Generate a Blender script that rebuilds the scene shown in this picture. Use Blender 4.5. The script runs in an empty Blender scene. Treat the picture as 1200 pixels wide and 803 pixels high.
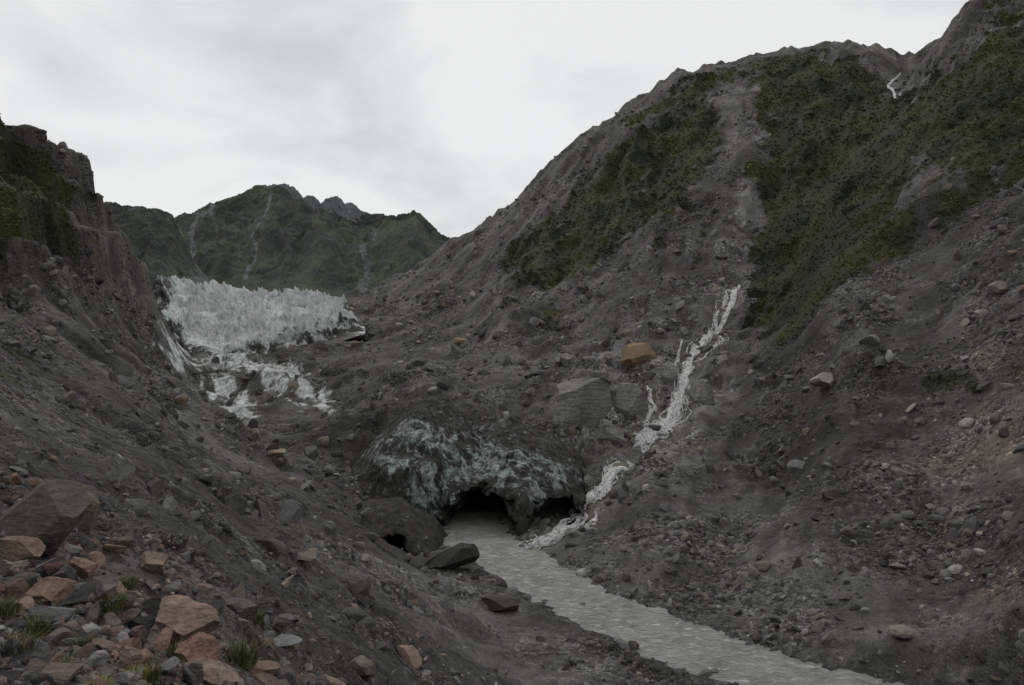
import bpy, math, numpy as np
from mathutils import Vector
rng=np.random.default_rng(7)
F=900.0
# ---------------------------------------------------------------- noise
_p=rng.permutation(256); PERM=np.concatenate([_p,_p,_p])
_a=rng.random(256)*2*np.pi; GX=np.cos(_a); GY=np.sin(_a)
_g=rng.normal(size=(256,3)); _g/=np.linalg.norm(_g,axis=1)[:,None]
def per2(x,y,seed=0):
    x=np.asarray(x,float)+seed*17.31; y=np.asarray(y,float)+seed*9.77
    xi=np.floor(x).astype(np.int64); yi=np.floor(y).astype(np.int64)
    xf=x-xi; yf=y-yi; xi&=255; yi&=255
    u=xf*xf*xf*(xf*(xf*6-15)+10); v=yf*yf*yf*(yf*(yf*6-15)+10)
    def g(ix,iy,fx,fy):
        h=PERM[PERM[ix&255]+(iy&255)]
        return GX[h]*fx+GY[h]*fy
    a=g(xi,yi,xf,yf); b=g(xi+1,yi,xf-1,yf); c=g(xi,yi+1,xf,yf-1); d=g(xi+1,yi+1,xf-1,yf-1)
    return ((a+(b-a)*u)*(1-v)+(c+(d-c)*u)*v)*1.5
def per3(x,y,z,seed=0):
    x=np.asarray(x,float)+seed*17.31; y=np.asarray(y,float)+seed*9.77; z=np.asarray(z,float)+seed*5.13
    xi=np.floor(x).astype(np.int64); yi=np.floor(y).astype(np.int64); zi=np.floor(z).astype(np.int64)
    xf=x-xi; yf=y-yi; zf=z-zi
    f=lambda t:t*t*t*(t*(t*6-15)+10)
    u,v,w=f(xf),f(yf),f(zf)
    r=0
    for i in (0,1):
        for j in (0,1):
            for k in (0,1):
                h=PERM[PERM[PERM[(xi+i)&255]+((yi+j)&255)]+((zi+k)&255)]
                g=_g[h]
                r=r+(g[...,0]*(xf-i)+g[...,1]*(yf-j)+g[...,2]*(zf-k))*(u if i else 1-u)*(v if j else 1-v)*(w if k else 1-w)
    return r*1.5
def fbm3(x,y,z,o=4,seed=0,ridge=False):
    r=0;a=1;s=0
    for i in range(o):
        n=per3(x*2**i,y*2**i,z*2**i,seed+i)
        if ridge:n=1-2*np.abs(n)
        r=r+a*n;s+=a;a*=.5
    return r/s
def fbm2(x,y,o=4,seed=0,g=.5):
    r=0;a=1;s=0
    for i in range(o):
        r=r+a*per2(x*2**i,y*2**i,seed+i);s+=a;a*=g
    return r/s
def ss(a,b,x):
    t=np.clip((x-a)/(b-a),0,1); return t*t*(3-2*t)
# ---------------------------------------------------------------- mesh helpers
def link(o): bpy.context.scene.collection.objects.link(o); return o
def mk_mesh(name,co,faces,mat,smooth=True,attrs=None):
    me=bpy.data.meshes.new(name); co=np.ascontiguousarray(co,dtype=np.float32); faces=np.ascontiguousarray(faces,dtype=np.int32)
    n,k=faces.shape
    me.vertices.add(len(co)); me.vertices.foreach_set('co',co.ravel())
    me.loops.add(n*k); me.loops.foreach_set('vertex_index',faces.ravel())
    me.polygons.add(n); me.polygons.foreach_set('loop_start',np.arange(0,n*k,k,dtype=np.int32))
    try: me.polygons.foreach_set('loop_total',np.full(n,k,dtype=np.int32))
    except Exception: pass
    me.polygons.foreach_set('use_smooth',np.full(n,smooth,dtype=bool))
    me.update(calc_edges=True)
    for an,arr in (attrs or {}).items():
        a=me.color_attributes.new(name=an,type='FLOAT_COLOR',domain='POINT')
        c=np.ones((len(co),4),dtype=np.float32); c[:,:arr.shape[1]]=arr
        a.data.foreach_set('color',c.ravel())
    me.materials.append(mat)
    return link(bpy.data.objects.new(name,me))
def grid_faces(nr,nc):
    i=np.arange(nr*nc).reshape(nr,nc)
    return np.stack([i[:-1,:-1],i[:-1,1:],i[1:,1:],i[1:,:-1]],-1).reshape(-1,4)
# ---------------------------------------------------------------- materials
class NT:
    def __init__(s,name):
        s.mat=bpy.data.materials.new(name); s.mat.use_nodes=True; s.t=s.mat.node_tree
        s.b=s.t.nodes['Principled BSDF']; s.b.inputs['Roughness'].default_value=.85
        s.b.inputs['Specular IOR Level'].default_value=.25
        s.pos=s.t.nodes.new('ShaderNodeTexCoord').outputs['Object']
    def put(s,sock,v):
        if isinstance(v,bpy.types.NodeSocket): s.t.links.new(v,sock)
        elif v is not None:
            if isinstance(v,(tuple,list)) and len(v)==3 and sock.type=='RGBA': v=(*v,1)
            sock.default_value=v
    def m(s,op,a,b=None,c=None,clamp=False):
        n=s.t.nodes.new('ShaderNodeMath'); n.operation=op; n.use_clamp=clamp
        s.put(n.inputs[0],a); s.put(n.inputs[1],b); s.put(n.inputs[2],c); return n.outputs[0]
    def mix(s,f,a,b,mode='MIX'):
        n=s.t.nodes.new('ShaderNodeMix'); n.data_type='RGBA'; n.blend_type=mode
        s.put(n.inputs[0],f); s.put(n.inputs[6],a); s.put(n.inputs[7],b); return n.outputs[2]
    def stretch(s,sc,rot=(0,0,0)):
        n=s.t.nodes.new('ShaderNodeMapping'); s.put(n.inputs['Vector'],s.pos); n.inputs['Scale'].default_value=sc; n.inputs['Rotation'].default_value=rot; return n.outputs[0]
    def noise(s,scale,detail=6,rough=.6,vec=None,dist=0):
        n=s.t.nodes.new('ShaderNodeTexNoise'); s.put(n.inputs['Vector'],vec or s.pos)
        n.inputs['Scale'].default_value=scale;n.inputs['Detail'].default_value=detail;n.inputs['Roughness'].default_value=rough;n.inputs['Distortion'].default_value=dist
        return n.outputs['Fac']
    def vor(s,scale,feature='F1'):
        n=s.t.nodes.new('ShaderNodeTexVoronoi'); n.feature=feature; s.put(n.inputs['Vector'],s.pos); n.inputs['Scale'].default_value=scale
        sep=s.t.nodes.new('ShaderNodeSeparateColor'); s.t.links.new(n.outputs['Color'],sep.inputs[0])
        return n.outputs['Distance'],sep.outputs[0],sep.outputs[1]
    def ramp(s,v,a,b): 
        n=s.t.nodes.new('ShaderNodeMapRange'); n.interpolation_type='SMOOTHSTEP'; s.put(n.inputs[0],v); n.inputs[1].default_value=a; n.inputs[2].default_value=b; return n.outputs[0]
    def attr(s,name):
        n=s.t.nodes.new('ShaderNodeAttribute'); n.attribute_name=name
        sep=s.t.nodes.new('ShaderNodeSeparateColor'); s.t.links.new(n.outputs['Color'],sep.inputs[0])
        return n.outputs['Color'],sep.outputs[0],sep.outputs[1],sep.outputs[2]
    def bump(s,h,dist,strength=1):
        n=s.t.nodes.new('ShaderNodeBump'); s.put(n.inputs['Height'],h); n.inputs['Distance'].default_value=dist; n.inputs['Strength'].default_value=strength
        s.t.links.new(n.outputs[0],s.b.inputs['Normal'])
    def col(s,c): s.put(s.b.inputs['Base Color'],c)
    def gray(s,v,tint=(1,1,1)):
        n=s.t.nodes.new('ShaderNodeCombineColor')
        for i in range(3): s.put(n.inputs[i],s.m('MULTIPLY',v,tint[i]))
        return n.outputs[0]

def terrain_mat():
    n=NT('moraine')
    _,veg,ice,mult=n.attr('zone'); _,warmf,vegl,stone=n.attr('zone2')
    mid=n.noise(.22,6,.74); fine=n.noise(3.0,4,.7)
    d1,r1,s1=n.vor(.30); d2,r2,s2=n.vor(.95); d3,r3,s3=n.vor(5.0)
    v2=n.m('ADD',.62,n.m('MULTIPLY',n.m('SUBTRACT',r2,.5),n.m('MULTIPLY',stone,.95)))
    v3=n.m('ADD',.98,n.m('MULTIPLY',n.m('SUBTRACT',r3,.5),n.m('ADD',.35,n.m('MULTIPLY',stone,.9))))
    lum=n.m('MULTIPLY',n.m('ADD',.05,n.m('MULTIPLY',mid,1.85)),n.m('MULTIPLY',v2,v3))
    lum=n.m('MULTIPLY',lum,n.m('ADD',.5,fine))
    st=n.m('MULTIPLY',n.m('GREATER_THAN',s1,.92),n.m('LESS_THAN',d1,.35))
    st2=n.m('MULTIPLY',n.m('GREATER_THAN',s2,.90),n.m('LESS_THAN',d2,.4))
    lum=n.m('MULTIPLY',lum,n.m('ADD',1,n.m('MULTIPLY',stone,n.m('ADD',n.m('MULTIPLY',st,.8),n.m('MULTIPLY',st2,1.1)))))
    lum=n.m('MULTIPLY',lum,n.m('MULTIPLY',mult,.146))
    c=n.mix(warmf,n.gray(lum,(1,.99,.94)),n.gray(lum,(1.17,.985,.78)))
    g=n.mix(vegl,(.015,.022,.008),(.052,.056,.018))
    g=n.mix(n.ramp(fine,.35,.7),n.mix(.6,g,(.008,.010,.004)),g)
    c=n.mix(veg,c,g)
    c=n.mix(ice,c,n.mix(n.ramp(mid,.35,.65),(.32,.34,.335),(.74,.77,.76)))
    n.col(c)
    h=n.m('ADD',n.m('MULTIPLY',mid,2.0),n.m('MULTIPLY',stone,n.m('ADD',n.m('MULTIPLY',d1,-1.),n.m('MULTIPLY',d2,-.55))))
    h=n.m('ADD',h,n.m('ADD',n.m('MULTIPLY',d3,-.10),n.m('MULTIPLY',fine,.18)))
    n.bump(h,1.0,.95)
    return n.mat
def rock_mat():
    n=NT('rock'); c,_,_,_=n.attr('tint')
    a=n.noise(1.2,5,.7); b=n.noise(9,5,.75); st=n.noise(1,4,.6,vec=n.stretch((2,2,14),(.5,.3,0)))
    v=n.m('MULTIPLY',n.m('ADD',.3,n.m('MULTIPLY',a,1.4)),n.m('ADD',.3,n.m('MULTIPLY',b,1.3)))
    v=n.m('MULTIPLY',v,n.m('ADD',.55,n.m('MULTIPLY',st,.9)))
    c=n.mix(1,c,n.gray(v),'MULTIPLY')
    lich=n.m('MULTIPLY',n.ramp(n.noise(3.5,4,.7),.56,.68),.45)
    c=n.mix(lich,c,n.gray(v,(.15,.145,.125)))
    n.col(c); n.bump(n.m('ADD',n.m('ADD',n.m('MULTIPLY',a,.3),n.m('MULTIPLY',b,.10)),n.m('MULTIPLY',st,.10)),.8,.85); return n.mat
def bigrock_mat():
    n=NT('bedrock'); c,_,_,_=n.attr('tint')
    a=n.noise(.12,6,.72); b=n.noise(1.0,5,.7); st=n.noise(1,5,.7,vec=n.stretch((.12,.12,.9),(.5,.7,0)))
    v=n.m('MULTIPLY',n.m('ADD',.35,n.m('MULTIPLY',a,1.3)),n.m('ADD',.45,b))
    v=n.m('MULTIPLY',v,n.m('ADD',.4,n.m('MULTIPLY',st,1.2)))
    n.col(n.mix(1,c,n.gray(v),'MULTIPLY')); n.bump(n.m('ADD',n.m('ADD',n.m('MULTIPLY',a,4),b),n.m('MULTIPLY',st,3.)),1,.9); return n.mat
def icefront_mat():
    n=NT('dirty_ice'); _,ice,blue,_b=n.attr('zone')
    s=n.noise(1,7,.78,vec=n.stretch((.20,.20,.085),(.0,.6,0)),dist=1.1); b=n.noise(.5,6,.75)
    f=n.ramp(n.m('ADD',ice,n.m('MULTIPLY',n.m('SUBTRACT',s,.5),4.2)),.40,.72)
    ic=n.mix(n.ramp(b,.36,.66),(.065,.085,.085),(.42,.475,.46))
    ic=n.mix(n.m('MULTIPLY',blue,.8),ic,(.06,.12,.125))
    dk=n.mix(n.ramp(b,.3,.7),(.013,.013,.012),(.068,.064,.058))
    n.col(n.mix(f,dk,ic)); n.put(n.b.inputs['Roughness'],n.m('SUBTRACT',.75,n.m('MULTIPLY',f,.45)))
    n.bump(n.m('ADD',n.m('MULTIPLY',s,3),n.m('MULTIPLY',b,1.0)),1,.8); return n.mat
def serac_mat():
    n=NT('glacier_ice'); _,ice,low,_b=n.attr('zone')
    a=n.noise(.06,7,.80); b=n.noise(1,6,.75,vec=n.stretch((.3,.1,.10)))
    ic=n.mix(n.ramp(b,.28,.54),(.36,.43,.44),(.90,.94,.93))
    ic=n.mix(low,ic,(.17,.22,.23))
    dk=n.gray(n.m('MULTIPLY',b,.24),(1,.97,.9))
    f=n.ramp(n.m('ADD',ice,n.m('MULTIPLY',n.m('SUBTRACT',a,.5),3.2)),.32,.58)
    n.col(n.mix(f,dk,ic)); n.put(n.b.inputs['Roughness'],.5); n.bump(n.m('MULTIPLY',b,8),1,.8); return n.mat
def far_mat():
    n=NT('mountain_forest'); _,rock,_g,_b=n.attr('zone')
    a=n.noise(.004,7,.72); b=n.noise(.03,6,.78)
    g=n.mix(n.ramp(a,.38,.62),(.018,.031,.018),(.082,.094,.040))
    g=n.mix(n.ramp(b,.38,.62),n.mix(.6,g,(.010,.016,.012)),g)
    r=n.gray(n.m('MULTIPLY',n.m('ADD',.25,b),.18),(1,1,1.02))
    f=n.ramp(n.m('ADD',rock,n.m('MULTIPLY',n.m('SUBTRACT',b,.5),1.8)),.45,.62)
    n.col(n.mix(.06,n.mix(f,g,r),(.30,.38,.43))); n.bump(n.m('MULTIPLY',b,30),1,.8); return n.mat  # blue-grey distance haze blended into the surface colour
def water_mat():
    n=NT('milky_meltwater'); fl=n.stretch((.35,1.5,1),(0,0,math.radians(42)))
    a=n.noise(1.0,6,.70,vec=fl,dist=.6); b=n.noise(.12,4,.5)
    c=n.mix(n.ramp(b,.3,.7),(.25,.255,.22),(.36,.365,.325))
    c=n.mix(n.m('MULTIPLY',n.ramp(a,.51,.66),.85),c,(.68,.69,.65))
    c=n.mix(n.m('MULTIPLY',n.ramp(a,.48,.34),.6),c,(.13,.135,.115))
    n.col(c); n.put(n.b.inputs['Roughness'],.35); n.put(n.b.inputs['Specular IOR Level'],.4)
    n.bump(n.m('ADD',a,n.m('MULTIPLY',n.noise(3,3,.6,vec=fl),.4)),1.2,1); return n.mat
def foam_mat():
    n=NT('white_water'); a=n.noise(.9,5,.8); 
    n.col(n.mix(n.ramp(a,.38,.60),(.25,.255,.25),(.84,.84,.83))); n.put(n.b.inputs['Roughness'],.5); n.bump(a,1.2,1); return n.mat
def leaf_mat(nm='foliage'):
    n=NT(nm); c,_,_,_=n.attr('tint'); n.col(c); return n.mat
M_ter=terrain_mat(); M_rock=rock_mat(); M_bed=bigrock_mat(); M_ice=icefront_mat(); M_ser=serac_mat(); M_far=far_mat(); M_wat=water_mat(); M_foam=foam_mat(); M_leaf=leaf_mat()
# ---------------------------------------------------------------- terrain survey: bearing column -> (distance m, elevation reading)
cols={
-500:[(3,840),(10,640),(30,480),(80,330),(200,100),(400,-50),(900,0)],
-100:[(335,118),(200,330)],
0:[(3,905),(5,830),(8,760),(12,690),(20,610),(35,545),(60,480),(100,430),(140,390),(190,360),(240,318),(290,240),(335,160),(400,176),(600,225),(1100,300)],
50:[(380,192),(300,285),(450,206)],
100:[(3,910),(5,850),(8,780),(13,710),(22,650),(40,590),(70,530),(110,480),(170,435),(240,395),(320,350),(370,300),(415,224),(480,243),(700,300),(1100,350)],
145:[(400,350),(480,297),(560,315)],
172:[(470,345),(530,325),(600,350)],
200:[(3,930),(6,845),(9,785),(14,725),(25,670),(45,620),(80,570),(130,525),(200,488),(300,458),(420,436),(550,420),(650,408),(760,388),(860,355),(1100,360)],
300:[(3,950),(8,870),(12,810),(20,755),(40,700),(70,655),(110,615),(160,575),(220,540),(300,512),(400,484),(500,455),(620,428),(720,410),(820,380),(900,362),(1100,355)],
400:[(3,970),(15,880),(25,820),(40,770),(70,720),(100,680),(140,645),(180,615),(220,585),(260,550),(300,520),(360,490),(450,455),(560,430),(680,405),(780,378),(850,362),(1100,365)],
480:[(3,980),(15,930),(40,860),(80,770),(120,720),(160,685),(200,650),(225,630),(262,560),(290,472),(350,448),(450,425),(600,400),(750,370),(850,338),(920,318),(1100,340)],
540:[(25,930),(60,850),(100,790),(140,735),(175,692),(205,651),(235,622),(270,570),(290,490),(330,465),(420,435),(520,405),(650,370),(780,325),(900,278),(1100,310)],
600:[(3,1000),(20,960),(60,900),(100,830),(130,795),(160,733),(190,676),(225,628),(245,600),(270,550),(300,492),(350,458),(430,415),(530,365),(640,320),(760,275),(860,243),(1100,280)],
650:[(300,495),(880,197),(560,345)],
700:[(40,990),(100,900),(130,812),(150,758),(175,703),(200,645),(230,590),(270,530),(320,480),(390,430),(480,370),(570,310),(670,250),(770,195),(860,158),(1100,200)],
750:[(860,124)],
800:[(3,1050),(20,1010),(60,970),(100,920),(125,828),(140,783),(158,740),(175,695),(200,640),(235,580),(280,525),(340,465),(400,415),(470,350),(560,280),(660,205),(760,140),(850,98),(1100,140)],
860:[(240,570),(300,500),(360,440),(410,400),(470,345),(560,260),(660,180),(760,122),(870,78)],
900:[(100,905),(133,805),(147,760),(165,705),(190,635),(225,570),(270,500),(310,448),(345,408),(390,398),(450,350),(560,260),(680,175),(780,110),(870,66),(1100,110)],
960:[(100,900),(128,808),(145,755),(165,690),(190,620),(220,550),(255,480),(290,425),(330,370),(380,330),(440,290),(540,225),(660,150),(780,92),(880,58),(1100,100)],
1020:[(880,64)],
1050:[(50,980),(100,870),(120,815),(140,755),(160,690),(185,620),(215,545),(245,475),(275,410),(310,350),(350,290),(400,240),(480,190),(600,140),(720,108),(880,80),(1100,110)],
1072:[(640,102),(700,92)],
1120:[(90,880),(120,790),(150,700),(180,610),(210,530),(240,450),(280,365),(320,290),(370,220),(440,150),(530,88),(620,42),(680,30),(1100,80)],
1200:[(3,1100),(30,1020),(60,950),(90,850),(110,780),(130,710),(160,610),(190,520),(220,440),(260,345),(300,265),(360,180),(440,100),(530,30),(600,-2),(1100,30)],
1700:[(3,1100),(60,900),(100,750),(150,550),(200,380),(300,150),(450,-100),(1100,-150)]}
pts=[(px-600,math.log(d),py) for px,l in cols.items() for d,py in l]
pts=np.array(pts,float); SU,SV=200.,1/1.7
def TK(r2): return .5*r2*np.log(r2+1e-9)
P=np.stack([pts[:,0]/SU,pts[:,1]/SV],1); n=len(P)
r2=((P[:,None]-P[None])**2).sum(-1)
A=np.zeros((n+3,n+3)); A[:n,:n]=TK(r2)+np.eye(n)*.01; A[:n,n]=1;A[:n,n+1:]=P; A[n,:n]=1;A[n+1:,:n]=P.T
W=np.linalg.solve(A,np.concatenate([pts[:,2],[0,0,0]]))
cu=np.linspace(-1250,1250,420); cv=np.linspace(math.log(1.4),math.log(1500),360)
CU,CV=np.meshgrid(cu/SU,cv/SV)
cg=W[n]+W[n+1]*CU+W[n+2]*CV
for i in range(n): cg+=W[i]*TK((CU-P[i,0])**2+(CV-P[i,1])**2)
inner=np.arange(-720,720.1,1.4)
outl=-720-np.cumsum(np.linspace(2,12,70)); outr=-outl
uc=np.concatenate([outl[::-1],inner,outr]); 
lv=np.concatenate([np.linspace(math.log(1.5),math.log(90),330,endpoint=False),np.linspace(math.log(90),math.log(1000),840),np.linspace(math.log(1010),math.log(1450),20)])
def bil(g,ax_c,ax_r,u,v):
    fc=np.interp(u,ax_c,np.arange(len(ax_c))); fr=np.interp(v,ax_r,np.arange(len(ax_r)))
    c0=np.clip(fc.astype(int),0,len(ax_c)-2); r0=np.clip(fr.astype(int),0,len(ax_r)-2); a=fc-c0;b=fr-r0
    return (g[r0,c0]*(1-a)+g[r0,c0+1]*a)*(1-b)+(g[r0+1,c0]*(1-a)+g[r0+1,c0+1]*a)*b
U,V=np.meshgrid(uc,lv); D=np.exp(V); PY=bil(cg,cu,cv,U,V)
X=U/F*D; Y=D; Z=(401-PY)/F*D
class Ter: pass
T=Ter()
def refresh():
    T.py=401-Z*F/D; T.cm=np.minimum.accumulate(T.py[20:],axis=0)
def hit(px,py):
    px=np.atleast_1d(np.asarray(px,float)); py=np.atleast_1d(np.asarray(py,float))
    c=np.clip(np.round(np.interp(px-600,uc,np.arange(len(uc)))).astype(int),0,len(uc)-1)
    out=np.zeros(len(px),int); ok=np.zeros(len(px),bool)
    for s in range(0,len(px),8000):
        m=T.cm[:,c[s:s+8000]]<=py[s:s+8000][None]
        out[s:s+8000]=m.argmax(0); ok[s:s+8000]=m.any(0)
    r=out+20
    return X[r,c],Y[r,c],Z[r,c],ok,r,c
def tz(x,y): 
    y=np.maximum(y,1.6); return bil(Z,uc,lv,F*x/y,np.log(y))
refresh()
def pl_dist(x,y,pl):
    best=np.full(x.shape,1e9); zz=np.zeros(x.shape)
    for a,b in zip(pl[:-1],pl[1:]):
        dx,dy=b[0]-a[0],b[1]-a[1]; t=np.clip(((x-a[0])*dx+(y-a[1])*dy)/(dx*dx+dy*dy),0,1)
        dd=np.hypot(x-a[0]-t*dx,y-a[1]-t*dy); m=dd<best; best=np.where(m,dd,best)
        if len(a)>2: zz=np.where(m,a[2]+t*(b[2]-a[2]),zz)
    return best,zz
def poly_mask(px,py,poly,soft):
    p=np.array(poly,float)
    bb=(px>p[:,0].min()-60)&(px<p[:,0].max()+60)&(py>p[:,1].min()-60)&(py<p[:,1].max()+60)
    x=px[bb];y=py[bb]; ins=np.zeros(x.shape,bool); ds=np.full(x.shape,1e9)
    for i in range(len(p)):
        a=p[i];b=p[(i+1)%len(p)]
        cond=((a[1]>y)!=(b[1]>y)); 
        xi=(b[0]-a[0])*(y-a[1])/(b[1]-a[1]+1e-12)+a[0]
        ins^=cond&(x<xi)
        dx,dy=b-a; t=np.clip(((x-a[0])*dx+(y-a[1])*dy)/(dx*dx+dy*dy+1e-9),0,1)
        ds=np.minimum(ds,np.hypot(x-a[0]-t*dx,y-a[1]-t*dy))
    r=np.zeros(px.shape); r[bb]=ss(-soft,soft,np.where(ins,ds,-ds)); return r
river=[(-16,262,-56.8,6),(-12,240,-57,7),(-9,220,-57.2,8),(1,203,-57.6,7.5),(10,185,-58,7.2),(21,167,-58.5,7.6),(34,151,-59,7.8),(48,138,-59.3,7.5),(62,128,-59.6,7.2),(88,117,-60,7),(125,105,-60.5,7)]
gp=[(868,88),(862,150),(855,190),(868,230),(865,290),(866,335),(855,365),(830,395),(808,420),(800,455),(790,485),(765,510),(748,525),(725,550),(705,580),(680,605),(655,628),(622,648)]
gx,gy,gz,_,_,_=hit([p[0] for p in gp],[p[1] for p in gp]); gully=list(zip(gx,gy))
near=D<420
rd=np.full(D.shape,1e3); rz=np.zeros(D.shape); a_,b_=pl_dist(X[near],Y[near],river); rd[near]=a_; rz[near]=b_
# ---- relief detail
rough=ss(6,45,rd)*.88+.12
def band(lam):  # keep what the sheet can resolve
    return ss(.005,.011,lam/D)*(1-ss(.20,.45,lam/D))
right=ss(60,240,X)*(1-ss(300,480,Y)); left=1-ss(-60,0,X); side=np.clip(right+left,0,1)
dz=np.zeros(D.shape)
wx=X+9*per2(X/60,Y/60,3)+2.5*per2(X/17,Y/17,13); wy=Y+9*per2(X/60,Y/60,4)+2.5*per2(X/17,Y/17,14)
rk_zone=.35+1.2*ss(-.25,.35,fbm2(X/70,Y/70,3,44))
for k,lam in enumerate([190,105,58,32,18,10,5.6,3.1,1.7,.95,.5,.28,.15]):
    w=band(lam)
    if w.max()<=0: continue
    nn=per2(wx/lam,wy/lam,20+k); n2=1-2*np.abs(per2(wx/lam*1.1,wy/lam*1.1,50+k))-.4
    q=1 if lam>50 else 1.4
    dz+=w*lam*(.055*nn+.045*n2)*q*rk_zone
def rill(lam,k,el=6):
    r_m=1-2*np.abs(per2(wx*.91/lam-wy*.41/lam,(wx*.41+wy*.91)/(el*lam),80+k))
    r_s=1-2*np.abs(per2(wy/lam+.3*wx/lam,wx/(el*lam),90+k))
    return r_m*(1-side)+r_s*side-.45
streak=np.zeros(D.shape)
rz_zone=.45+.9*ss(-.3,.3,fbm2(X/110,Y/110,2,144))
for k,lam in enumerate([70,36,19,10,5]):
    w=band(lam*.8)*ss(70,140,D); r_=rill(lam,k)
    dz+=w*lam*.105*r_*rz_zone*(1-.6*ss(760,850,D))
    if lam<60: streak+=w*r_*.30
streak+=(rill(14,21,14)*.40+rill(4.5,22,16)*.25*ss(.004,.01,4.5/D))*ss(60,120,D)
px0,py0=U+600+10*fbm2(X/30,Y/30,2,61),T.py+10*fbm2(X/30,Y/30,2,62)
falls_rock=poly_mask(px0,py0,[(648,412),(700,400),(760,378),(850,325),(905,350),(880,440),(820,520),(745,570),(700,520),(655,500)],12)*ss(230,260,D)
cliff=poly_mask(px0,py0,[(-400,110),(0,135),(60,180),(108,220),(150,295),(195,330),(170,345),(100,335),(-50,335),(-400,335)],14)*ss(200,240,D)
crag=poly_mask(px0,py0,[(1060,120),(1130,-10),(1320,-60),(1320,20),(1180,40),(1090,110)],10)*ss(300,400,D)*(1-ss(650,720,D))
sky_r=ss(700,830,D)*ss(540,640,px0)*(1-ss(900,1000,px0)*.8)
Z=Z+dz*rough
Z=Z+sky_r*(5*np.maximum(fbm2(X/24,Y/24,4,71),-.2))+cliff*(8*(1-2*np.abs(per2(X/34,Y/34,72)))-4)
def terrace(Z,step,mask,seed,a=.15,b=.55):
    h=Z/step+.9*fbm2(X/(step*2.5),Y/(step*2.5),4,seed); f=h-np.floor(h); return Z+(np.floor(h)+ss(a,b,f)-h)*step*mask
gd,_=pl_dist(X,Y,gully)
Z=terrace(Z,7.,falls_rock*.95*(.35+.65*ss(5,14,gd)),63); Z=terrace(Z,30.,cliff*.8,64); Z=terrace(Z,9.,cliff*.5,65); Z=terrace(Z,12.,np.clip(crag,0,1)*.7,66)
# valley floor beside the river
near2=rd<60
hw=7.4
ry=[p[1] for p in river][::-1]; rx=[p[0] for p in river][::-1]
lefts=(X<np.interp(Y,ry,rx))
edge_n=rd+3.5*per2(X/11,Y/11,15)+1.2*per2(X/4,Y/4,16)
bar=(1-ss(16.5,21,edge_n))*lefts*(1-ss(196,206,Y))
barz=rz+1.0+.10*np.maximum(rd-hw,0)+.35*fbm2(X/5,Y/5,4,17)
Z=np.where(bar>0,Z*(1-bar)+np.minimum(Z,barz)*bar,Z)
Z=np.where(near2,np.maximum(Z,rz+.5+.04*(rd-hw)),Z)
t=ss(hw-1.0,hw+6,rd+2.2*per2(X/7,Y/7,5)+1.0*per2(X/2.6,Y/2.6,6)); Z=np.where(near2,(rz-.9)*(1-t)+Z*t,Z)
Z-= (1-ss(0,13,gd))*(3.0+2*per2(X/15,Y/15,9))*ss(190,240,D)
# room behind the cave arch
cave=(1-ss(13,18,np.abs(X+13.5)))*(1-ss(272,280,Y))*ss(205,215,Y)
Z=np.where(cave>0,Z*(1-cave)+np.minimum(Z,-57.2)*cave,Z)
cave2=(1-ss(10,14,np.abs(X-11)))*(1-ss(262,272,Y))*ss(222,228,Y)
Z=np.where(cave2>0,Z*(1-cave2)+np.minimum(Z,-55.2)*cave2,Z)
pit=(1-ss(6,9,np.abs(X+33)))*(1-ss(222,228,Y))*ss(200,205,Y)
Z=np.where(pit>0,Z*(1-pit)+np.minimum(Z,-58.5)*pit,Z)
refresh()
# ---- zones
BX=U+600+24*fbm2(X/45,Y/45,5,31,.6)*1.5; BY=T.py+24*fbm2(X/45,Y/45,5,32,.6)*1.5
veg=np.zeros(D.shape)
for poly,k in [
 ([(885,64),(840,74),(795,100),(735,145),(695,195),(640,252),(585,292),(568,322),(610,342),(660,334),(705,312),(750,272),(800,240),(832,205),(842,150),(832,112),(880,88)],.84),
 ([(580,330),(680,330),(705,375),(640,400),(590,360)],.36),
 ([(720,300),(800,240),(830,260),(820,330),(760,350)],.28),
 ([(880,58),(950,50),(1005,70),(1055,108),(1070,180),(1045,290),(968,355),(915,396),(870,382),(874,330),(888,270),(880,200),(895,150),(882,95)],.98),
 ([(1035,130),(1070,100),(1110,45),(1160,5),(1320,-80),(1320,130),(1200,180),(1150,205),(1060,195),(1035,170)],.92),
 ([(1060,410),(1130,398),(1165,430),(1150,475),(1085,460)],.58),
 ([(1060,200),(1200,160),(1320,120),(1320,210),(1200,215),(1080,290),(1030,325),(1040,260)],.42),
 ([(1120,330),(1320,240),(1320,520),(1150,560)],.28)]:
    veg=np.maximum(veg,k*poly_mask(BX,BY,poly,20)*ss(150,200,D)*(1-ss(905,930,D)))
for poly,k in [([(-200,60),(0,130),(60,180),(105,225),(70,262),(0,250),(-200,200)],.95),([(-200,235),(70,240),(100,300),(0,300)],.6),([(-200,350),(20,360),(70,420),(30,480),(-200,440)],.45)]:
    veg=np.maximum(veg,k*poly_mask(BX,BY,poly,14)*ss(60,100,D))
veg*=ss(3,9,gd)*(1-.45*np.clip(crag,0,1))
vegf=ss(.40,.60,veg+.90*fbm2(X/18,Y/18,6,101,.7)-.25*streak)*(veg>.05)
vegl=ss(-.3,.35,fbm2(X/30,Y/30,5,55,.6))
ice=np.zeros(D.shape)
far=ss(270,310,D)
for poly,k in [([(165,408),(200,396),(275,398),(345,432),(400,478),(385,488),(330,466),(275,436),(215,428)],.70),([(232,436),(285,450),(318,490),(304,504),(255,482)],.68),([(160,395),(240,385),(330,400),(410,480),(300,510),(200,450)],.38),([(180,335),(410,350),(425,385),(350,405),(180,415)],.5)]:
    ice=np.maximum(ice,k*poly_mask(BX,BY,poly,12)*far)
ia,il=(wx*.85+wy*.5),(-wx*.5+wy*.85)
icef_=ss(.48,.74,ice+.80*fbm2(ia/6,il/34,6,111,.74)+.30*fbm2(X/3,Y/3,3,112))*(ice>.05)
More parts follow.
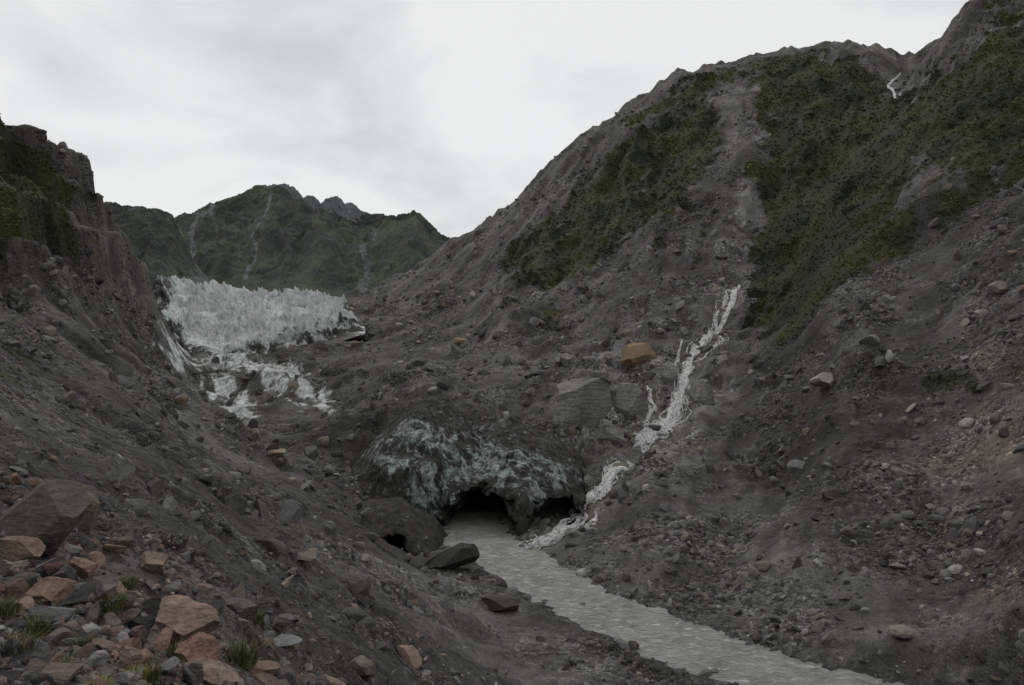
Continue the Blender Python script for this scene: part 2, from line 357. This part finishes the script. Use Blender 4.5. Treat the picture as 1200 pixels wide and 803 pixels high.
light=.70*falls_rock
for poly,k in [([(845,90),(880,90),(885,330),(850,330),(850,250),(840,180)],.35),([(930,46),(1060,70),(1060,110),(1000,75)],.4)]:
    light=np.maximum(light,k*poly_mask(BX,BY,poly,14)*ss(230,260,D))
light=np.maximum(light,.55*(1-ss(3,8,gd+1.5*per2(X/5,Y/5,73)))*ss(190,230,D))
brown=np.zeros(D.shape)
for poly,k in [([(-300,150),(60,230),(170,300),(165,350),(60,330),(-300,330)],.9),([(980,480),(1300,300),(1300,860),(1060,800)],.6)]:
    brown=np.maximum(brown,k*poly_mask(BX,BY,poly,25))
brown=np.maximum(brown,.8*(1-ss(18,50,D)))
warm=np.clip(.6*ss(-.15,.3,fbm2(X/18,Y/18,5,121,.6))+.8*brown-.2*streak,0,1)
dark=np.zeros(D.shape)
for poly,k in [([(400,470),(480,450),(560,480),(690,515),(700,600),(640,640),(420,650),(370,600),(380,530)],.5),([(1020,240),(1200,200),(1100,420),(1000,640),(840,580),(900,440)],.42),([(820,90),(850,120),(850,330),(700,420),(560,420),(800,290)],.25),([(-200,330),(120,380),(200,500),(350,640),(200,600),(-100,480)],.5),([(-200,90),(30,140),(120,225),(110,330),(-200,330)],.68),([(880,380),(960,340),(1000,400),(900,520),(840,600),(800,560),(860,470)],.55)]:
    dark=np.maximum(dark,k*poly_mask(BX,BY,poly,30))
dark=np.maximum(dark,.28*(1-ss(0,90,D-60))*(X<20))
riv=1-ss(8,22,rd); dark=np.maximum(dark*(1-riv),.45*(1-ss(7,9.8,rd))); dark=np.maximum(dark,.34*bar)
dark=np.maximum(dark,.55*ss(15.5,16.5,edge_n)*(1-ss(18.5,20,edge_n))*lefts*(Y<200)*(Y>100))
patch=ss(-.3,.35,fbm2(X/55,Y/55,4,131)); patch2=ss(-.3,.3,fbm2(X/17,Y/13,5,132,.6))
warm*=(1-riv*.8)
mult=(.62+.48*patch)*(.76+.48*patch2)*(1+1.1*light)*(1-.62*dark)*(1+.55*np.clip(streak,-.9,1.2)*(1-riv))
stone=np.clip(ss(-.3,.3,fbm2(X/26,Y/26,5,141,.6))*1.1-.35*streak+.1,.12,1.15)
zone=np.stack([vegf,icef_,mult],-1).reshape(-1,3); zone2=np.stack([warm,vegl,stone],-1).reshape(-1,3)
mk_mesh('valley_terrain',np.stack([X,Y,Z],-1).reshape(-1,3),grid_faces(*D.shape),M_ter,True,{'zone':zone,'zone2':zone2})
# ---------------------------------------------------------------- rocks
import bmesh
def ico(sub):
    bm=bmesh.new(); bmesh.ops.create_icosphere(bm,subdivisions=sub,radius=1)
    co=np.array([v.co[:] for v in bm.verts]); f=np.array([[v.index for v in q.verts] for q in bm.faces]); bm.free(); return co,f
def rockshape(sub,seed,cuts=14,rough=.05,lo=.5,hi=.85):
    r=np.random.default_rng(seed); co,f=ico(sub); co=co.copy()
    for i in range(cuts):
        nn=r.normal(size=3); nn/=np.linalg.norm(nn); h=r.uniform(lo,hi)
        e=co@nn-h; co-=np.maximum(e,0)[:,None]*nn
    if rough: co*=1+rough*fbm3(co[:,0]*2.5,co[:,1]*2.5,co[:,2]*2.5,4,seed)[:,None]*2
    return co,f
def rotm(nm,r,flat=0):
    q=r.normal(size=(nm,4)); 
    if flat: q[:,1:3]*=flat
    q/=np.linalg.norm(q,axis=1)[:,None]; w,x,y,z=q.T
    return np.stack([1-2*(y*y+z*z),2*(x*y-w*z),2*(x*z+w*y),2*(x*y+w*z),1-2*(x*x+z*z),2*(y*z-w*x),2*(x*z-w*y),2*(y*z+w*x),1-2*(x*x+y*y)],-1).reshape(-1,3,3)
def merge_rocks(name,sets,mat):
    cos=[];fs=[];cs=[];off=0
    for (co,f),pos,sz,R,col in sets:
        if len(pos)==0: continue
        v=co[None]*sz[:,None,:]; v=np.einsum('nij,nvj->nvi',R,v)+pos[:,None,:]
        k=len(co); fs.append((f[None]+(np.arange(len(pos))*k)[:,None,None]+off).reshape(-1,3)); off+=k*len(pos)
        cos.append(v.reshape(-1,3)); cs.append(np.repeat(col,k,axis=0))
    return mk_mesh(name,np.concatenate(cos),np.concatenate(fs),mat,False,{'tint':np.concatenate(cs)})
def scatter(px,py,hs,redp,sub=1,lo=.5,mean=-2.2,sig=.45,cap=4.5,free=0):
    x,y,z,ok,r,c=hit(px,py)
    m=ok&(vegf[r,c]<.4)&(icef_[r,c]<.5)&(rd[r,c]>hw+.2)&(rng.random(len(x))<np.clip(.15+.75*stone[r,c]+free,.1,1))
    x,y,z,hs,r,c=[q[m] for q in (x,y,z,hs,r,c)]
    size=np.minimum(hs*y/F,cap); n_=len(x)
    x=x+rng.normal(size=n_)*.7*size; y=y+rng.normal(size=n_)*.004*y; z=tz(x,y)
    lum=np.exp(rng.normal(mean,sig,n_)); lum=np.clip(lum,.03,.30)*(1-.45*dark[r,c])
    t=rng.random(n_)[:,None]; base=np.where(t<.6,[[1,.985,.94]],np.where(t<.88,[[1.12,.98,.81]],[[1.0,1.0,1.0]]))
    red=rng.random(n_)<redp(y); rr=rng.random((n_,1))**.8; base=np.where(red[:,None],np.array([[1.55,.96,.74]])*rr+np.array([[1.15,.98,.82]])*(1-rr),base)
    col=lum[:,None]*base
    sz=size[:,None]*rng.uniform(.55,1.3,(n_,3)); sz[:,2]*=.65
    R=rotm(n_,rng,.55); pos=np.stack([x,y,z+size*.08],1)
    var=rng.integers(0,8,n_)
    return [(rockshape(sub,100+sub*10+k,cuts=8 if sub<2 else 12,rough=.0 if sub<3 else .05,lo=lo,hi=.82),pos[var==k],sz[var==k],R[var==k],col[var==k]) for k in range(8)]
N1=90000
px=rng.uniform(-80,1280,N1); py=rng.uniform(130,830,N1)
cl_=fbm2(px/90,py/60,4,7); keep=rng.random(N1)<np.clip(.5+2.2*cl_,.05,1); px,py=px[keep],py[keep]
hs=np.clip(.80*(1-rng.random(len(px)))**(-.58),0,10)
rp=lambda y:np.where(y<40,.25,np.where(y<110,.10,.02))
S=[]; big=hs>2.6
S+=scatter(px[~big],py[~big],hs[~big],rp,sub=1)
S+=scatter(px[big],py[big],hs[big],rp,sub=2)
NB=1000; S+=scatter(rng.uniform(-20,1260,NB),rng.uniform(330,820,NB),np.clip(3.2*(1-rng.random(NB))**(-.4),0,12),rp,sub=3,lo=.36,mean=-2.05,cap=5,free=.4)
merge_rocks('scree_rocks',S,M_rock)
# foreground rubble on the lower-left
N2=20000
px=rng.uniform(-80,520,N2); py=rng.uniform(560,900,N2)
q=(py-600)/240-px/360+.9*fbm2(px/60,py/45,3,91); k=rng.random(N2)<np.clip(.32+q*1.2,.04,1); px,py=px[k],py[k]
hs=np.clip(2.1*(1-rng.random(len(px)))**(-.62),0,24)
rp2=lambda y:np.where(y<30,.45,.10)
big=hs>4.5
merge_rocks('foreground_rubble',scatter(px[big],py[big],hs[big],rp2,sub=3,lo=.36,mean=-2.05,sig=.42,free=.5)+scatter(px[~big],py[~big],hs[~big],rp2,sub=2,lo=.4,mean=-2.15,sig=.45,free=.5),M_rock)
def boulder(px,py,w,h,col,seed,mat=None,sub=5,name='boulder',depth=.8,sink=.12,cuts=16,tilt=0):
    mat=mat or M_rock
    x,y,z,_,_,_=hit(px,py); x,y,z=x[0],y[0],z[0]
    co,f=rockshape(sub,seed,cuts,.05,.36,.80)
    co=co/np.abs(co).max(0)
    a=w/2*y/F; c=h/2*y/F*(1+sink)
    ct,st=math.cos(tilt),math.sin(tilt); co=co*np.array([a,a*depth,c])
    co=co@np.array([[ct,0,st],[0,1,0],[-st,0,ct]])
    co=co+per3(co[:,0]/a*1.5,co[:,1]/a*1.5,co[:,2]/a*1.5,seed)[:,None]*.06*a
    colr=np.tile(np.array(col,float),(len(co),1))
    o=mk_mesh(name,co,f,mat,False,{'tint':colr}); o.location=(x,y+a*depth*.4,z+c*(1-2*sink)); return o
G=(.13,.12,.11); RED=(.22,.145,.112); BR=(.20,.145,.10)
boulder(36,645,120,92,(.085,.073,.058),203,tilt=.25,cuts=11)
boulder(95,640,42,58,(.14,.115,.09),5)
boulder(212,762,86,52,(.23,.165,.135),8,tilt=-.15)
boulder(228,792,50,46,(.25,.145,.115),9,tilt=.5)
boulder(52,712,56,30,(.22,.145,.115),11)
boulder(285,725,52,26,(.11,.10,.095),12)
boulder(95,680,30,34,RED,13,tilt=.4)
boulder(180,672,38,24,(.20,.15,.12),14)
boulder(150,785,46,28,(.21,.155,.13),15)
boulder(240,805,70,30,(.23,.17,.14),16)
boulder(20,668,60,36,(.20,.14,.105),17)
boulder(120,705,40,22,(.12,.11,.10),18)
boulder(60,812,60,28,(.15,.12,.10),19)
boulder(330,750,34,20,G,20)
boulder(355,662,30,14,(.16,.14,.11),21)
boulder(748,431,44,30,(.22,.155,.10),22)
boulder(969,458,34,22,(.26,.25,.23),23)
boulder(536,404,20,11,(.22,.15,.09),24)
boulder(1062,750,34,16,(.22,.20,.17),25)
boulder(1175,345,26,14,(.2,.18,.15),26)
boulder(212,476,18,13,(.2,.16,.12),27)
boulder(323,537,26,11,(.24,.19,.14),28)
boulder(585,718,46,22,(.06,.056,.052),29)
for i,(a,b,w_) in enumerate([(685,713,14),(715,722,16),(742,738,10),(668,700,9),(790,765,9),(700,735,7),(850,778,12),(640,690,8)]): boulder(a,b,w_,w_*.45,(.15,.14,.13),130+i,sub=3)
boulder(533,668,86,26,(.035,.034,.032),32,tilt=.30,name='ice_block',depth=.3)
for q in [(692,500,80,84,41),(664,505,36,54,42),(738,488,46,44,43),(778,448,44,26,44),(745,545,26,26,47),(822,470,34,26,48),(715,515,36,26,52)]:
    boulder(q[0],q[1],q[2],q[3],(.25,.245,.23),q[4],M_bed,name='rock_outcrop',sink=.32,depth=.6,cuts=22)
# ---------------------------------------------------------------- dirty ice terminus with cave
def icesheet(name,x0,x1,tops,ybase,run,zb,caves,seed,mat,nx=520,nt=360,amp=2.2,icef=None,rec=0):
    xs=np.linspace(x0,x1,nx); ts=np.linspace(-.03,1.12,nt); XX,TT=np.meshgrid(xs,ts)
    tx=np.array(tops); zt=np.interp(XX,tx[:,0],tx[:,1]); H=zt-zb
    ang=np.clip(TT,-.05,1)*np.pi/2
    zz=zb+H*np.sin(ang); yy=ybase+run*(1-np.cos(ang))+np.maximum(TT-1,0)*run*1.2; zz-=np.maximum(TT-1,0)*60
    edge=np.maximum(1-(XX-x0)/((x1-x0)*.10),0)**2+np.maximum(1-(x1-XX)/((x1-x0)*.10),0)**2
    yy=yy+edge*run*.45+np.maximum(XX-4,0)*rec; zz=zz-edge*4
    yy=yy+6*per2(XX/22,zz/30,seed)+2.5*per2(XX/9,zz/12,seed+2)
    rn=fbm3(XX/14,yy/14,zz/20,5,seed,True)+.35*fbm3(XX/5,yy/5,zz/11,4,seed+3,True)
    dd=rn*amp
    ny=-np.cos(ang*.9); nz=np.sin(ang*.9)
    yy=yy+ny*dd; zz=zz+nz*dd; xx=XX+amp*.6*per3(XX/7,yy/7,zz/7,seed+9)
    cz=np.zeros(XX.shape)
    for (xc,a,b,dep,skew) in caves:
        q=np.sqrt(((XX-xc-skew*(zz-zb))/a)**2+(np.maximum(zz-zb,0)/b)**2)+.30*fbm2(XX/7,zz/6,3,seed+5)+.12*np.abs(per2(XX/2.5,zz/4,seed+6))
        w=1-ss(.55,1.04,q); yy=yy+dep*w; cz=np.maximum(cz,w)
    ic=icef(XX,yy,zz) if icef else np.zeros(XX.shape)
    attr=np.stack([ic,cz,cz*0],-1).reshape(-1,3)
    mk_mesh(name,np.stack([xx,yy,zz],-1).reshape(-1,3),grid_faces(nt,nx),mat,True,{'zone':attr})
def icef(x,y,z):
    px=600+F*x/y+26*fbm2(x/9,z/9,4,5,.6); py=401-F*z/y+26*fbm2(x/9,z/9,4,6,.6)
    m=poly_mask(px,py,[(425,508),(480,485),(540,502),(600,512),(660,530),(690,560),(600,600),(590,560),(550,548),(515,560),(505,625),(475,612),(455,565),(432,545)],18)
    m=np.maximum(.10,.46*m)
    m=np.maximum(m,.66*poly_mask(px,py,[(470,572),(520,542),(560,530),(605,526),(620,560),(575,568),(540,570),(515,590),(512,622),(485,612)],14))
    m=np.maximum(m,.54*poly_mask(px,py,[(434,512),(480,494),(545,506),(545,530),(470,532)],14))
    return m
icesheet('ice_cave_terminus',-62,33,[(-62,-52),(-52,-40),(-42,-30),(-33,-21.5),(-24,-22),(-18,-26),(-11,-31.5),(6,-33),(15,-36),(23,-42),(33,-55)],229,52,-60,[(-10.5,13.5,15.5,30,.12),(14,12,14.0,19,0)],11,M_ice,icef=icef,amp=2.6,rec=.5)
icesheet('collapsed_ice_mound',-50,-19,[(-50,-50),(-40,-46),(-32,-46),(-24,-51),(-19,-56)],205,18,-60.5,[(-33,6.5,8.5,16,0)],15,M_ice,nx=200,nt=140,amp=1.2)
# ---------------------------------------------------------------- upper icefall
def icefall():
    nx,nt=800,520
    pxs=np.linspace(165,428,nx); ts=np.linspace(0,1.15,nt); PX,TT=np.meshgrid(pxs,ts)
    top=np.interp(PX,[165,195,230,270,340,400,428],[343,334,340,346,352,358,367]); bot=np.interp(PX,[165,200,270,340,400,428],[420,420,420,410,394,384])
    tt=np.clip(TT,0,1); d=655+205*tt+np.maximum(TT-1,0)*300
    ang=bot+(top-bot)*tt**.9; x=(PX-600)/F*d; z=(401-ang)/F*d-np.maximum(TT-1,0)*60
    w=np.minimum(1,np.minimum((PX-165)/25,(428-PX)/25))*np.minimum(1,tt*5+.1)
    xw=x+7*per2(x/25,d/30,81); dw=d+9*per2(x/25,d/30,82)
    am=.45+1.1*ss(-.3,.3,fbm2(x/45,d/50,3,83))
    cr=1-2*np.abs(per2(xw/30,dw/9,84)); c2=1-2*np.abs(per2(xw/8,dw/14,85)); c3=fbm3(xw/5,dw/6,z/9,4,66,True)
    r=(cr*7+c2*5+c3*6)*am
    y=d-r*.6*w; z=z+r*.75*w-4*(1-w)-1
    pxn=PX+26*fbm2(x/30,d/30,4,8,.65)
    ic=np.clip(.92*poly_mask(pxn,ang+8*fbm2(x/15,d/15,3,9),[(205,345),(245,330),(415,342),(420,380),(350,404),(270,414),(225,410),(195,372)],12),.28,1)
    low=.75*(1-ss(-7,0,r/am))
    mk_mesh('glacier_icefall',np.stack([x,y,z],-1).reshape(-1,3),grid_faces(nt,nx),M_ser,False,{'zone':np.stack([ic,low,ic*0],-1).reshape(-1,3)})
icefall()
# ---------------------------------------------------------------- river
def riverm():
    pl=np.array(river); s=np.linspace(0,len(pl)-1,700); idx=np.arange(len(pl))
    def sm(c):
        v=np.interp(s,idx,pl[:,c]); k=np.ones(51)/51; return np.convolve(np.pad(v,25,'edge'),k,'valid')
    cx_,cy_,cz_=sm(0),sm(1),sm(2); tx=np.gradient(cx_);ty=np.gradient(cy_); L=np.hypot(tx,ty); nx_,ny_=-ty/L,tx/L
    w=np.linspace(-12,12,90); XX=cx_[:,None]+nx_[:,None]*w; YY=cy_[:,None]+ny_[:,None]*w
    ZZ=cz_[:,None]-.15+.30*fbm2(XX/2.5,YY/2.5,3,70)*1.4+.14*fbm2(XX/.8,YY/.8,2,75)
    mk_mesh('river',np.stack([XX,YY,ZZ],-1).reshape(-1,3),grid_faces(700,90),M_wat,True)
riverm()
# ---------------------------------------------------------------- waterfall strands
def strands(name,path,nst,amp,w0,seed,n_=420,lift=.35,core=3):
    r=np.random.default_rng(seed)
    x,y,z,_,_,_=hit([p[0] for p in path],[p[1] for p in path]); t0=np.linspace(0,1,len(x)); t=np.linspace(0,1,n_)
    bx,by=np.interp(t,t0,x),np.interp(t,t0,y); kk=max(9,n_//40)|1; k=np.ones(kk)/kk; h_=kk//2
    bx[h_:-h_]=np.convolve(bx,k,'valid'); by[h_:-h_]=np.convolve(by,k,'valid')
    cos=[];fs=[];off=0
    for i in range(nst):
        a0,a1=(0,1) if i<core else sorted(r.uniform(-.1,1.1,2))
        if a1-a0<.15: a1=a0+.25
        o=amp*(per2(t*9,np.full(n_,i*3.7),seed)*1.3+.45*per2(t*32,np.full(n_,i*5.1),seed+1)+.2*per2(t*90,np.full(n_,i*2.1),seed+7))
        o*=(.55+.6*np.abs(per2(t*3,np.full(n_,.5),seed+2))*2)*(.35+.65*ss(0,.2,t))*(.42 if i<core else 1)
        wd=w0*np.clip(.7+1.4*per2(t*22,np.full(n_,i*2.3),seed+4)+.9*per2(t*75,np.full(n_,i*1.3),seed+5),.25 if i<core else .04,1.7)*(ss(a0,a0+.05,t)*(1-ss(a1-.05,a1,t)))*(.95 if i<core else .5)
        tx=np.gradient(bx);ty=np.gradient(by);L=np.hypot(tx,ty)+1e-6; nx_,ny_=-ty/L,tx/L
        cc=[]
        for s in (-1,-.4,.4,1):
            xx=bx+nx_*(o+s*wd/2); yy=by+ny_*(o+s*wd/2)*.6; zz=tz(xx,yy); zz=np.maximum(zz,.5*(zz+np.maximum(tz(xx+.6,yy),tz(xx,yy-.8))))
            cc.append(np.stack([xx,yy,zz+lift*(1 if abs(s)<.5 else .25)],-1))
        g=np.stack(cc,1)[(t>=a0)&(t<=a1)]
        if len(g)<3: continue
        cos.append(g.reshape(-1,3)); fs.append(grid_faces(len(g),4)+off); off+=len(g)*4
    mk_mesh(name,np.concatenate(cos),np.concatenate(fs),M_foam,True)
strands('waterfall',gp[5:],40,5.0,1.5,5,n_=1200,lift=.8,core=10)
strands('waterfall',[(758,452),(766,478),(758,500),(748,525)],6,2.2,.8,8,300)
strands('waterfall',[(800,398),(792,430),(797,455)],5,2,.7,9,300)
strands('waterfall',[(866,335),(850,352),(838,380),(845,400),(832,412),(812,425)],7,3.8,.8,10,400)
strands('waterfall',[(1056,86),(1048,93),(1040,100),(1046,106),(1056,113)],6,2,1.8,12,120,1.)
strands('mountain_stream',[(700,600),(672,622),(640,632),(600,640)],12,5,.8,14,300)
# ---------------------------------------------------------------- shrubs
def leafclumps(name,pos,size,seed,k=16):
    r=np.random.default_rng(seed); n_=len(pos)
    c=r.normal(size=(n_,k,3)); c/=np.linalg.norm(c,axis=2)[...,None]; c*=r.uniform(.3,1,(n_,k,1)); c[...,2]=np.abs(c[...,2])*.7
    a=r.normal(size=(n_,k,3)); a[...,2]*=.5; a/=np.linalg.norm(a,axis=2)[...,None]; b=np.cross(a,r.normal(size=(n_,k,3))); b/=np.linalg.norm(b,axis=2)[...,None]+1e-9
    s=r.uniform(.22,.5,(n_,k,1))
    v=np.stack([c+a*s,c+b*s*.8,c-a*s*.8,c-b*s],2)*size[:,None,None,None]+pos[:,None,None,:]
    patch=fbm2(pos[:,0]/30,pos[:,1]/30,3,55)[:,None,None,None]
    col=np.array([.045,.053,.017])*np.exp(r.normal(0,.38,(n_,1,1,1))+patch*1.5)*np.exp(r.normal(0,.25,(n_,k,1,1)))
    warm=(r.random((n_,1,1,1))<.3); col=np.where(warm,col*np.array([1.25,1.0,.75]),col)
    col=np.broadcast_to(col,(n_,k,4,3)).reshape(-1,3)
    f=np.arange(n_*k*4).reshape(-1,4)
    mk_mesh(name,v.reshape(-1,3),f,M_leaf,False,{'tint':col})
N3=80000
px=rng.uniform(-60,1290,N3);py=rng.uniform(-30,480,N3); x,y,z,ok,r,c=hit(px,py)
m=ok&(rng.random(N3)<.75*vegf[r,c]+.05*(veg[r,c]>.15))
x,y,z=x[m],y[m],z[m]; x=x+rng.normal(size=len(x))*.6; z=tz(x,y)
leafclumps('hillside_shrubs',np.stack([x,y,z],1),np.minimum(y/F*rng.uniform(1.,2.6,len(x)),2.1),21,k=13)
# grass tufts
def tuft(px,py,s,seed,col=(.10,.12,.04)):
    r=np.random.default_rng(seed); x,y,z,_,_,_=hit(px,py); R=s/F*y[0]
    nb=160; a=r.uniform(0,2*np.pi,nb); rad=R*.5*np.sqrt(r.random(nb)); bx=np.cos(a)*rad; by=np.sin(a)*rad; h=R*r.uniform(.4,1,nb); ln=h*r.uniform(.2,.9,nb); a2=a+r.normal(0,.5,nb); w=R*.02
    p=lambda k,ww:np.stack([bx+np.cos(a2)*ln*k*k+ww*np.sin(a2),by+np.sin(a2)*ln*k*k-ww*np.cos(a2),h*(k-.25*k*k)*1.2-.05*R],-1)
    v=np.stack([p(0,w),p(0,-w),p(.55,-w*.8),p(.55,w*.8),p(1,w*.1),p(1,-w*.1)],1); b=np.arange(nb)[:,None]*6
    f=np.concatenate([b+np.array([[0,1,2,3]]),b+np.array([[3,2,5,4]])])
    cc=np.repeat(np.array(col)*np.exp(r.normal(0,.3,(nb,1))),6,0)
    o=mk_mesh('grass_tuft',v.reshape(-1,3),f,M_leaf,False,{'tint':cc}); o.location=(x[0],y[0],tz(x,y)[0])
for i,(a,b,s) in enumerate([(285,782,34),(128,722,30),(22,770,34),(45,745,26),(205,775,22),(150,690,18),(175,800,26),(95,760,20),(8,720,26),(300,735,18),(70,795,26)]): tuft(a,b,s,300+i,(.075,.085,.035))
for i,(a,b) in enumerate([(160,800),(120,812)]): tuft(a,b,22,330+i,(.20,.19,.05))
# ---------------------------------------------------------------- far mountains
def farm(name,crest,dc,db,pyb,nx,nt,seed,rav,rockf,jag):
    pxs=np.linspace(crest[0][0],crest[-1][0],nx); ts=np.linspace(0,1.4,nt); PX,TT=np.meshgrid(pxs,ts)
    c=np.interp(PX,[q[0] for q in crest],[q[1] for q in crest]); t=np.minimum(TT,1)
    d=db+(dc-db)*TT; zc=(401-c)/F*dc; zb=(401-pyb)/F*db
    x=(PX-600)/F*(dc*.35+d*.65); z=zb+(zc-zb)*t**1.1-np.maximum(TT-1,0)*(zc-zb)*1.3
    w=np.sin(np.clip(t,0,1)*np.pi)*.9+.1
    wx_=x+rav*.35*fbm2(x/rav/1.3,d/rav/1.3,3,seed+20)+.35*(z-zb); 
    r=0
    for k,l in enumerate([rav,rav/2.1,rav/4.3,rav/9,rav/18,rav/36]):
        r=r+l*(.20 if k<2 else .26)*(1-2*np.abs(per2(wx_/l,(d+.5*x)/(l*2.6)+seed,seed+k)))
    z=z+r*w+jag*(1-2*np.abs(fbm2(x/(rav*.16),d/(rav*.16),4,seed+8)))*ss(.5,1,t)-jag*.6*ss(.5,1,t)
    rk=rockf(PX,401-z*F/d,t)
    mk_mesh(name,np.stack([x,d,z],-1).reshape(-1,3),grid_faces(nt,nx),M_far,False,{'zone':np.stack([rk,rk*0,rk*0],-1).reshape(-1,3)})
def rf(px,py,t):
    r=.14+.86*ss(.74,.93,t)*poly_mask(px,py*0+100,[(312,0),(425,0),(425,200),(312,200)],14)
    for cxp,wd in ((265,4),(330,2.5),(447,6)):
        r=np.maximum(r,.62*(1-ss(wd*.5,wd*1.4,np.abs(px-cxp-6*np.sin(t*9)-3*np.sin(t*23))))*(t>.15)*(t<.75)); 
    r=np.maximum(r,.5*ss(.88,1,t)); return r
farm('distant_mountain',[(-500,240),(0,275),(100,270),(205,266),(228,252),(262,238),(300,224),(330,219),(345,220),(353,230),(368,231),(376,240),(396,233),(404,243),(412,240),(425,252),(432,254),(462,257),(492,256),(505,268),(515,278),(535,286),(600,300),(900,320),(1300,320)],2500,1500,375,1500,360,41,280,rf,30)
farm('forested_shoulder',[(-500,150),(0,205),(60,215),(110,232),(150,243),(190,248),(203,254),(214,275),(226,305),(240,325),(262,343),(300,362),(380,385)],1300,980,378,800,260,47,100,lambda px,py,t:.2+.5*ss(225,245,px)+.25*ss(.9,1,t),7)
# ---------------------------------------------------------------- world, sun, camera
w=bpy.data.worlds.new('World'); bpy.context.scene.world=w; w.use_nodes=True; t=w.node_tree; bg=t.nodes['Background']
sky=t.nodes.new('ShaderNodeTexSky'); sky.sky_type='NISHITA'; sky.sun_disc=False; EL,AZ=math.radians(48),math.radians(-25)
sky.sun_elevation=EL; sky.sun_rotation=AZ
tc=t.nodes.new('ShaderNodeTexCoord'); mp=t.nodes.new('ShaderNodeMapping'); mp.inputs['Scale'].default_value=(1,1,2.3); mp.inputs['Location'].default_value=(.35,0,.15); t.links.new(tc.outputs['Generated'],mp.inputs[0])
n1=t.nodes.new('ShaderNodeTexNoise'); n1.inputs['Scale'].default_value=2.9; n1.inputs['Detail'].default_value=7; n1.inputs['Roughness'].default_value=.52; n1.inputs['Distortion'].default_value=.4; t.links.new(mp.outputs[0],n1.inputs['Vector'])
rp_=t.nodes.new('ShaderNodeValToRGB'); t.links.new(n1.outputs['Fac'],rp_.inputs[0])
e=rp_.color_ramp.elements; e[0].position=.30; e[0].color=(6.2,6.25,6.3,1); e[1].position=.52; e[1].color=(8.4,8.4,8.4,1)
mx=t.nodes.new('ShaderNodeMix'); mx.data_type='RGBA'; mx.inputs[0].default_value=.96; t.links.new(sky.outputs[0],mx.inputs[6]); t.links.new(rp_.outputs[0],mx.inputs[7])
t.links.new(mx.outputs[2],bg.inputs[0]); bg.inputs[1].default_value=.1
sl=bpy.data.lights.new('sun','SUN'); sl.energy=.7; sl.angle=math.radians(15); sl.color=(1,.97,.93); so=link(bpy.data.objects.new('sun',sl))
dv=Vector((math.sin(AZ)*math.cos(EL),math.cos(AZ)*math.cos(EL),math.sin(EL))); so.rotation_euler=dv.to_track_quat('Z','Y').to_euler()
cd=bpy.data.cameras.new('camera'); cd.lens=27; cd.sensor_width=36; cd.clip_end=20000; cd.clip_start=.1
co_=link(bpy.data.objects.new('camera',cd)); co_.rotation_euler=(math.radians(90),0,0); bpy.context.scene.camera=co_
sc=bpy.context.scene; sc.view_settings.view_transform='Standard'; sc.view_settings.look='None'; sc.view_settings.exposure=0
